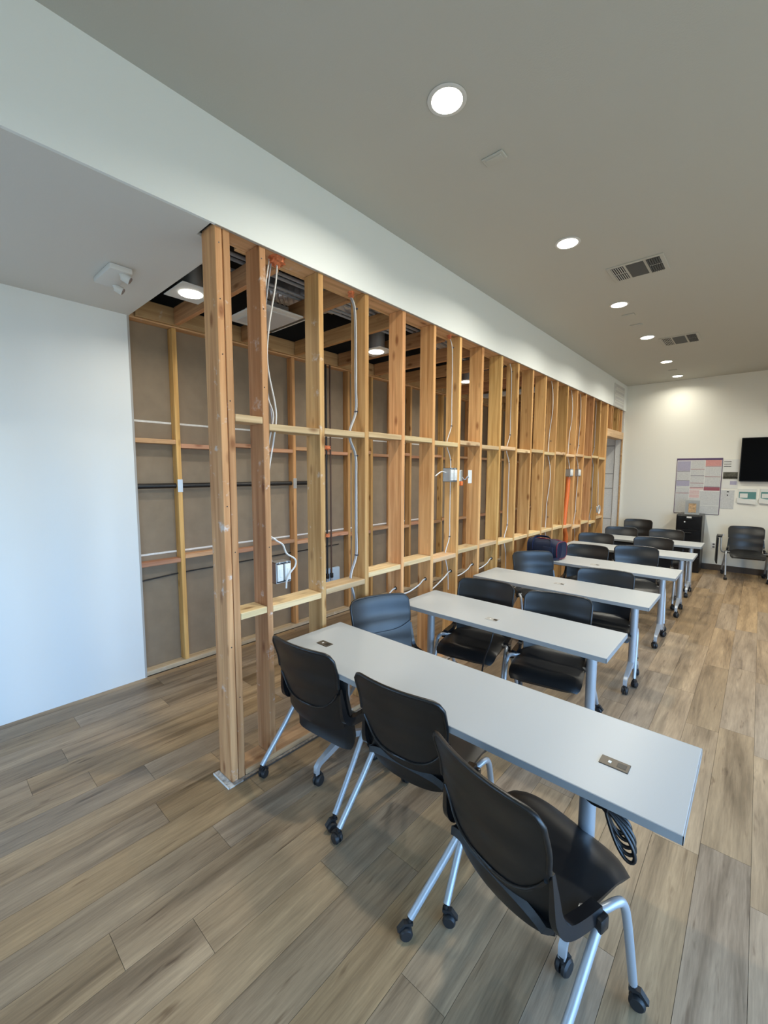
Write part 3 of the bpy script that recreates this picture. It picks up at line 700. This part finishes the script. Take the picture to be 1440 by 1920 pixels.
# ------------------------------------------------------------------ pipes on the stripped left wall
t = thing('drain_pipe', 'black horizontal pipe through the studs with grey nail plates', 'pipe', (XS-.045, 0, 1.61))
MB().tube([(0, .142, 0), (0, 1.95, 0)], .022, 14).build('pipe', 'iron', t, 50)
for y in (LSY[0], LSY[1], LSY[2], LSY[3]):
    MB().rbox(.0455, .048, y-.022, y+.022, -.055, .055, .001, 1).build('nail_plate', 'zinc', t)
o = MB().tube([(XS-.075, .142, .805), (XS-.075, .47, .825), (XS-.075, 2.4, .845)], .006, 8).build('thin_pipe', 'iron', None, 50)
tag(o, 'thin black pipe running low along the stripped left wall', 'pipe')
for k, (dy, lb) in enumerate(((0, 'left of two brown vertical water pipes behind third stud'), (.062, 'right of two brown vertical water pipes behind third stud'))):
    t = thing('water_pipe', lb, 'pipe', (XS+.005, 2.148+dy, 0), 0, 'vertical water pipes')
    MB().tube([(0, 0, .52), (0, 0, 3.0)], .010, 10).build('pipe', 'pipe' if k else 'iron', t, 50)
    MB().rbox(-.018, .018, -.016, .016, .47, .53, .006, 2).build('valve', 'iron', t, 40)
    MB().tube([(0, 0, .44), (0, 0, .47)], .014, 10).build('nozzle', 'zinc', t, 50)
o = MB().rbox(XS-.06, XS-.01, 2.13, 2.36, .36, .58, .01, 2).build('supply_box', 'bluebox', None, 40)
tag(o, 'pale blue supply box low behind the third stud', 'box')

# ------------------------------------------------------------------ cables in the stud bays
def cable(label, pts, m='cable_w', r=.0048, staples=(), group='cables in the stud bays', n=6, sm=True):
    P = curve(pts, n) if sm else pts
    o = MB().tube(P, r, 6).build('cable', m, None, 60); tag(o, label, 'cable', group)
    for s_ in staples:
        MB().rbox(s_[0]-.006, s_[0]+.006, s_[1]-.009, s_[1]+.009, s_[2]-.004, s_[2]+.004, .001, 1).build('staple', 'staple', o)
    return o
y1 = .249+ST
cable('left white cable dropping beside second stud from the orange foam', [(-.075, .36, 2.935), (-.072, .33, 2.78), (-.066, .315, 2.62), (-.066, .30, 2.45), (-.066, .315, 2.2), (-.07, .36, 2.08), (-.07, .355, 2.01), (-.07, .335, 1.93), (-.066, .302, 1.75), (-.066, .297, 1.45), (-.066, .31, 1.19)], 'cable_w')
cable('right white cable dropping beside second stud from the orange foam', [(-.055, .40, 2.935), (-.055, .385, 2.80), (-.055, .335, 2.55), (-.055, .32, 2.35), (-.06, .37, 2.12), (-.06, .372, 2.02), (-.06, .35, 1.90), (-.055, .31, 1.7), (-.055, .30, 1.40), (-.03, .33, 1.335), (-.02, .375, 1.30), (-.01, .395, 1.245), (.004, .445, 1.205), (.012, .44, 1.165), (.016, .40, 1.13), (.016, .375, 1.09), (.014, .37, 1.04)], 'cable_w', r=.0055)
cable('grey cable between the white ones beside second stud', [(-.085, .38, 2.935), (-.08, .345, 2.75), (-.075, .31, 2.5), (-.075, .31, 2.3), (-.075, .35, 2.08), (-.075, .35, 1.98), (-.075, .305, 1.78), (-.075, .30, 1.4), (-.07, .33, 1.19)], 'cable_g')
def drop(label, yf, x, m, zt=2.94, ztie=2.86, wav=0, zend=.62):
    """cable down the near face of a stud, pulled to the middle of the bay at each block"""
    y = yf-.008
    pts = [(x, y-.055, zt), (x, y-.012, ztie)] + [(x+wav*math.sin(k*1.3), y-.002-abs(wav)*.6*(1+math.sin(k*1.7)), ztie-(ztie-2.16)*k/4) for k in range(1, 5)] + [(x-.01, y-.05, 2.03), (x-.01, y-.05, 1.96), (x, y-.006, 1.85)] + \
          [(x+wav*math.sin(k*1.1+1), y-.002-abs(wav)*.5*(1+math.cos(k*1.4)), 1.85-.72*k/4) for k in range(1, 5)] + [(x-.01, y-.045, 1.00), (x-.01, y-.045, .92), (x, y-.02, .80), (x, y-.006, zend)]
    return cable(label, pts, m, staples=[(x, y, ztie), (x, y, 2.16), (x, y, 1.85), (x, y, 1.13)])
drop('pale cable stapled down the fourth stud', 1.062, -.075, 'cable_w')
drop('grey cable running with the pale one down the fourth stud', 1.062, -.088, 'cable_g')
drop('white cable stapled down seventh stud to the steel switch box', SY[5]-ST/2, -.07, 'cable_w')
drop('white cable stapled down the tenth stud', SY[8]-ST/2, -.07, 'cable_w')
drop('wavy pale cable stapled down the thirteenth stud', SY[11]-ST/2, -.06, 'cable_w', wav=.02)
drop('wavy pale cable just left of the orange conduit', SY[13]-ST/2, -.07, 'cable_w', wav=.02, zend=.8)
drop('pale cable just right of the orange conduit', SY[14]-ST/2, -.07, 'cable_w', wav=.008)
drop('dark cable near the door opening ending at the round coil', SY[16]-ST/2, -.07, 'cable_g', zend=.95)
# low cables pulled through bored holes
for k, lb in ((3, 'low white cable through fifth stud above the blue-lit chair'), (4, 'low white cable sagging through sixth stud'), (5, 'low white cable bending through the bored seventh stud'), (6, 'low white cable poking through the eighth stud'), (7, 'low white cable poking through the ninth stud')):
    y = SY[k]-ST/2; z = .80
    c = cable(lb, [(-.055, y-.355, z-(.13 if k == 5 else .065)), (-.04, y-.26, z-(.085 if k == 5 else .06)), (-.04, y-.12, z-.03), (-.055, y-.03, z-.002), (-.055, y+.05, z)], 'cable_w', r=.006, group='low cables through bored holes')
    MB().cyl((-.055, y-.0012, z), (-.055, y+.0005, z), .015, n=14).build('bored_hole', 'socket', c)
def ebox(label, y, z, sy, sz, wall_x=-.006, plate=True):
    t = thing('electrical_box', label, 'electrical box', (wall_x, y, z), 0, 'electrical boxes on the studs')
    b = MB(); d = .075
    b.box(-d, 0, -sy/2, -sy/2+.003, -sz/2, sz/2); b.box(-d, 0, sy/2-.003, sy/2, -sz/2, sz/2)
    b.box(-d, 0, -sy/2, sy/2, sz/2-.003, sz/2); b.box(-d, 0, -sy/2, sy/2, -sz/2, -sz/2+.003); b.box(-d, -d+.003, -sy/2, sy/2, -sz/2, sz/2)
    b.build('steel_box', 'zinc', t)
    for k, q in enumerate((-.25, .25)):
        o = MB().rbox(-.012, .010, sy*q-sy*.19, sy*q+sy*.19, -sz*.40, sz*.40, .004, 2).build('switch_device', 'white', t, 40)
        MB().rbox(.008, .013, sy*q-sy*.08, sy*q+sy*.08, -sz*.2, sz*.2, .002, 1).build('toggle', 'white', o)
        MB().cyl((-.002, sy*q, sz*.44), (-.002, sy*q, sz*.52), .006, n=8).build('screw_ear', 'zinc', t)
    return t
ebox('steel switch box with loose white wires low beside second stud', .368, 1.135, .105, .125)
t = ebox('steel switch box with white switches on the seventh stud', SY[5]-ST/2-.062, 1.71, .12, .125)
MB().tube(curve([(-.04, -.06, .02), (-.05, -.12, .03), (-.06, -.2, -.01)], 5), .006, 6).build('cable_tail', 'cable_w', t, 60)
t = thing('hanging_outlet', 'pulled-out white outlet plate dangling right of seventh stud', 'outlet', (.0, SY[5]+ST/2+.12, 1.695))
MB().rbox(.02, .028, -.01, .055, -.065, .06, .003, 1).build('cover_plate', 'white', t)
o = MB().rbox(-.05, .0, -.115, -.07, -.045, .06, .004, 1).build('bracket', 'zinc', t)
MB().rbox(-.02, .012, -.112, -.075, -.085, -.045, .004, 1).build('orange_tab', 'orange', t)
MB().tube(curve([(-.02, -.08, .02), (.01, -.05, -.03), (.03, -.03, .0), (.03, -.01, -.01)], 5), .005, 6).build('wire', 'cable_g', t, 60)
ebox('small steel box left of two above the orange conduit', 5.44, 1.735, .11, .11)
ebox('small steel box right of two above the orange conduit', 5.80, 1.735, .11, .11)
t = thing('cable_coil', 'small round box with coiled white cable near door opening', 'cable', (-.02, 6.98, 1.09))
for k in range(3):
    MB().tube([(.006*k, (.062+.008*k)*math.cos(a*PI/12), (.062+.008*k)*math.sin(a*PI/12)) for a in range(24)], .005, 6, closed=True).build('loop', 'cable_w', t, 60)
MB().rbox(-.06, -.004, -.055, .045, -.055, .055, .01, 2).build('steel_box', 'zinc', t, 40)
cable('white cable leading up from the round coil', [(-.03, 6.99, 1.15), (-.03, 6.97, 1.30), (-.03, 6.93, 1.6), (-.04, 6.9, 1.9)], 'cable_w')
o = MB().tube(curve([(-.055, 5.46, 1.67), (-.055, 5.45, 1.45), (-.055, 5.41, 1.25), (-.055, 5.38, 1.08), (-.055, 5.37, .94), (-.055, 5.45, .80), (-.055, 5.47, .68), (-.055, 5.44, .60)], 14), lambda i, n: .030*(1+.06*(i % 2)), 12).build('flexible_conduit', 'orange', None, 60)
tag(o, 'orange corrugated conduit in a stud bay behind the blue bag', 'conduit')
def foam(label, x, y, z, r):
    bm = bmesh.new(); bmesh.ops.create_icosphere(bm, subdivisions=3, radius=r)
    for v in bm.verts:
        k = 1+.25*math.sin(v.co.x*190+y)*math.sin(v.co.y*170)+.22*math.sin(v.co.z*230+x*9); v.co *= k
    m = MB(); m.bm(bm); o = m.build('firestop_foam', 'foam', None, 60, (x, y, z)); tag(o, label, 'foam', 'lumps of firestop foam')
foam('orange foam lump at top of the bay beside second stud', -.06, .40, 2.945, .042)
foam('small orange foam lump at top of the bay before fourth stud', -.075, 1.005, 2.945, .022)
foam('small orange foam lump at top of the bay before seventh stud', -.07, SY[5]-.085, 2.947, .020)
foam('orange foam lump around the water pipes at block level', XS+.01, 2.16, 2.01, .032)
foam('lower orange foam lump around the water pipes', XS+.01, 2.15, .985, .024)

# ------------------------------------------------------------------ cords under the tables
t = thing('power_cord', 'black power cord bundled in loops hanging under front table edge', 'cord', (1.70, .38, .69))
MB().tube(curve([(-.10, .08, 0), (-.03, .05, -.005), (.04, -.01, -.03), (.085, -.03, -.045)], 6), .006, 8).build('lead', 'cable_k', t, 60)
MB().tube(curve([(-.10, .06, 0), (-.04, .03, -.03), (.03, -.02, -.05), (.085, -.03, -.045)], 6), .006, 8).build('lead', 'cable_k', t, 60)
for k in range(5):
    L, wd_ = .150-.016*k, .030+.004*(k % 3); ax = Vector((.52+.05*k, -.10+.03*k, -.74)).normalized(); s_ = Vector((.72, .1, .72-.02*k)).normalized()
    c = Vector((.085, -.03, -.045))+Vector((0, .004*k, 0))
    MB().tube([c+ax*(L/2)*(1-math.cos(a*PI/14))+s_*wd_*math.sin(a*PI/14)*(.35+.65*(1-math.cos(a*PI/14))/2) for a in range(28)], .006, 8, closed=True).build('loop', 'cable_k', t, 60)
MB().rbox(.075, .095, -.04, -.02, -.055, -.035, .005, 1).build('tie', 'cable_k', t)
o = MB().tube(curve([(.80, 1.50, .70), (.80, 1.46, .60), (.76, 1.44, .45), (.74, 1.46, .25), (.80, 1.52, .06), (.86, 1.62, .012), (.80, 1.74, .008), (.66, 1.72, .008), (.62, 1.62, .008)], 6), .006, 8).build('power_cord', 'cable_k', None, 60)
tag(o, 'black cord hanging from second table down to the floor', 'cord')

# ------------------------------------------------------------------ navy bag on the fourth table
t = thing('duffel_bag', 'navy blue soft bag with red trim on fourth table', 'bag', (.255, 3.87, .737), -.18); t.scale = (.94, .94, .94)
def f_bag(u, v):
    a = v*2*PI; s_ = 1-.10*abs(u)**6
    cx, cz = math.copysign(abs(math.cos(a))**.55, math.cos(a)), math.copysign(abs(math.sin(a))**.55, math.sin(a))
    return (u*.20, cx*.125*s_, .118+cz*.116*s_*(1+.05*math.sin(u*4)))
bm = bmesh.new(); NU, NV = 16, 24; rows = [[bm.verts.new(f_bag(-1+2*i/NU, j/NV)) for j in range(NV)] for i in range(NU+1)]
for i in range(NU):
    for j in range(NV): bm.faces.new((rows[i][j], rows[i][(j+1) % NV], rows[i+1][(j+1) % NV], rows[i+1][j]))
bm.faces.new(rows[0]); bm.faces.new(rows[-1][::-1]); m = MB(); m.bm(bm); body = m.build('body', 'navy', t, 60)
MB().tube([Vector(f_bag(.96, k/24))+Vector((.006, 0, 0)) for k in range(24)], .006, 6, closed=True).build('piping', 'redtrim', body, 60)
MB().tube([Vector(f_bag(-.96, k/24))-Vector((.006, 0, 0)) for k in range(24)], .006, 6, closed=True).build('piping', 'navy2', body, 60)
MB().rbox(-.17, .17, -.008, .008, .228, .240, .003, 1).build('zipper', 'redtrim', body)
MB().sweep(curve([(-.12, -.122, .10), (-.12, -.11, .215), (-.10, -.06, .262), (.05, -.05, .266), (.12, -.11, .215), (.12, -.122, .10)], 6), [(-.002, -.015), (.002, -.015), (.002, .015), (-.002, .015)], upv=(0, 1, 0)).build('handle', 'navy2', t)
MB().sweep(curve([(.205, -.03, .20), (.222, -.07, .12), (.215, -.10, .04), (.14, -.137, .012), (.03, -.14, .012)], 6), [(-.002, -.017), (.002, -.017), (.002, .017), (-.002, .017)], upv=(1, 0, 0)).build('shoulder_strap', 'navy2', t)
MB().rbox(.02, .16, -.136, -.118, .04, .16, .008, 2).build('pocket', 'navy', t, 40)

# ------------------------------------------------------------------ back wall
t = thing('filing_cabinet', 'tall narrow black filing cabinet under the big poster', 'cabinet', (1.20, 8.18, 0))
MB().rbox(-.185, .185, -.235, .255, 0, 1.01, .006, 1).build('body', 'black', t)
for k in range(4):
    z = .03+.243*k
    d = MB().rbox(-.175, .175, -.247, -.236, z, z+.232, .004, 1).build('drawer', 'plastic2', t)
    MB().rbox(-.05, .05, -.258, -.246, z+.165, z+.185, .004, 1).build('handle', 'black', d)
    MB().rbox(-.035, .035, -.250, -.2465, z+.195, z+.222, .001, 1).build('label_holder', 'grey_hub' if k < 3 else 'fixture', d) if k in (3,) else None
    MB().cyl((-.06 if k % 2 else -.075, -.246, z+.125), (-.06 if k % 2 else -.075, -.252, z+.125), .012, n=12).build('lock', 'fixture', d) if k >= 2 else None
t = thing('sign_holder', 'clear acrylic leaflet holder with tan picture on filing cabinet', 'sign holder', (1.22, 8.10, 1.0105))
MB().rbox(-.105, .105, -.05, .05, 0, .006, .002, 1).build('base', 'acryl', t)
MB().rbox(-.105, .105, -.006, -.002, .005, .25, .001, 1).build('front_sheet', 'acryl', t)
MB().rbox(-.055, .055, -.009, -.0065, .03, .19, .001, 1).build('picture', 'tan', t); MB().rbox(-.10, .10, .0, .003, .006, .245, .001, 1).build('leaflet', 'sheet', t)
yb = YB-.001
t = thing('poster', 'large notice poster of small print panels with purple border', 'poster', (1.24, yb, 1.50))
MB().rbox(-.335, .335, -.012, 0, -.505, .505, .002, 1).build('board', 'purple', t)
MB().box(-.325, .325, -.0135, -.0118, -.497, .470).build('sheet', 'sheet', t)
blocks = [  # column x0,x1, z top, z bottom (fractions of the board), material
 (0, .31, .045, .22, 'prt_l'), (0, .31, .235, .395, 'prt'), (0, .31, .41, .50, 'prt_l'), (0, .31, .505, .53, 'prt'), (0, .31, .54, .575, 'prt'), (0, .31, .58, .625, 'prt'), (0, .31, .64, .985, 'prt'),
 (.32, .635, .04, .185, 'prt'), (.32, .635, .20, .305, 'prt'), (.32, .635, .315, .44, 'prt'), (.32, .635, .45, .52, 'prt'), (.32, .635, .53, .56, 'prt_p'), (.32, .55, .575, .605, 'prt_p'), (.32, .55, .61, .64, 'prt_p'), (.32, .55, .65, .71, 'prt_p'), (.32, .55, .72, .985, 'prt'),
 (.65, 1, .03, .135, 'prt_r'), (.65, 1, .155, .32, 'prt'), (.65, 1, .335, .50, 'prt'), (.645, 1, .515, .575, 'maroon'), (.56, 1, .59, .84, 'prt'), (.56, 1, .85, .985, 'prt')]
for a, b, c, d, mm in blocks:
    MB().box(-.32+.64*a, -.32+.64*b, -.0148, -.0133, .50-1.0*d, .50-1.0*c).build('printed_panel', mm, t)
for a, b, c, mm in ((.32, .635, .193, 'maroon'), (.32, .635, .31, 'purple'), (.32, .635, .445, 'maroon'), (.32, .635, .525, 'maroon'), (.65, 1, .145, 'maroon'), (.65, 1, .328, 'maroon'), (.65, 1, .508, 'purple'), (0, .31, .402, 'purple'), (0, .31, .632, 'maroon'), (0, .31, .228, 'purple')):
    MB().box(-.32+.64*a, -.32+.64*b, -.0150, -.0133, .50-c-.004, .50-c+.004).build('rule', mm, t)
def sheet(label, x0, x1, z0, z1, extras, m='prt'):
    t = thing('notice_sheet', label, 'notice', ((x0+x1)/2, yb, (z0+z1)/2)); hx, hz = (x1-x0)/2, (z1-z0)/2
    MB().box(-hx, hx, -.004, 0, -hz, hz).build('paper', m, t)
    for a, b, c, d, mm in extras:
        MB().box(-hx+2*hx*a, -hx+2*hx*b, -.0055, -.0038, hz-2*hz*d, hz-2*hz*c).build('printed_block', mm, t)
sheet('white notice with dark banner and small photo between poster and television', 1.585, 1.80, 1.475, 1.975, [(.03, .95, .44, .68, 'photo'), (.03, .95, .60, .63, 'tan'), (.03, .5, .07, .09, 'socket'), (.03, .5, .15, .17, 'socket'), (.03, .5, .23, .25, 'socket'), (.5, .92, .75, .88, 'prt_l')], 'sheet')
sheet('white notice sheet below the one with the dark banner', 1.555, 1.765, 1.115, 1.44, [(.5, .64, .06, .11, 'socket'), (.05, .95, .5, .52, 'prt'), (.52, .6, .24, .3, 'socket')], 'prt')
def holder(label, x0, x1, z0, z1):
    t = thing('leaflet_holder', label, 'leaflet holder', ((x0+x1)/2, yb, (z0+z1)/2), 0, 'leaflet holders under the television'); hx, hz = (x1-x0)/2, (z1-z0)/2
    MB().box(-hx, hx, -.012, 0, -hz, hz).build('backing', 'sheet', t)
    MB().box(-hx*.9, hx*.95, -.015, -.0118, -hz*.3, hz*.62).build('teal_card', 'teal', t)
    MB().box(-hx*.8, hx*.05, -.018, -.0148, -hz*.15, hz*.4).build('white_card', 'sheet', t)
    MB().add([(-hx*1.1, -.03, -hz*.15), (hx*.97, -.03, -hz*.55), (hx*.97, -.03, -hz), (-hx*1.1, -.03, -hz*.8), (-hx*1.1, -.0125, -hz*.15), (hx*.97, -.0125, -hz*.55), (hx*.97, -.0125, -hz), (-hx*1.1, -.0125, -hz*.8)],
             [(0, 1, 2, 3), (7, 6, 5, 4), (0, 4, 5, 1), (1, 5, 6, 2), (2, 6, 7, 3), (3, 7, 4, 0)]).build('leaflet', 'sheet', t)
holder('left leaflet holder with teal card under the television', 1.815, 2.055, 1.205, 1.47)
holder('right leaflet holder with teal card under the television', 2.10, 2.34, 1.21, 1.475)
t = thing('television', 'flat black television mounted on the back wall', 'television', (2.47, yb, 1.965))
MB().rbox(-.66, .66, -.075, -.03, -.37, .37, .006, 1).build('housing', 'black', t)
MB().box(-.648, .648, -.0765, -.0748, -.355, .358).build('screen', 'screen', t)
MB().box(-.2, .2, -.031, 0, -.15, .15).build('wall_mount', 'black', t)
t = thing('wall_clock', 'dark rimmed wall clock above the television at picture edge', 'clock', (2.275, yb, 2.80))
def ydisc(mb, r, y0, y1, n=32): return mb.cyl((0, y0, 0), (0, y1, 0), r, n=n)
ydisc(MB(), .165, 0, -.035).build('rim', 'black', t, 40); ydisc(MB(), .14, -.034, -.037).build('dial', 'sheet', t, 40)
MB().box(-.004, .004, -.040, -.0365, -.01, .09).build('hand', 'black', t); MB().box(-.01, .07, -.040, -.0365, -.004, .004).build('hand', 'black', t)
t = thing('wall_outlet', 'white power outlet on back wall beside the tablet chair', 'outlet', (1.535, yb, .44))
MB().rbox(-.037, .037, -.006, 0, -.06, .06, .003, 1).build('plate', 'white', t)
for z in (-.024, .024): MB().rbox(-.016, .016, -.0075, -.0055, z-.014, z+.014, .002, 1).build('socket', 'grey_hub', t)
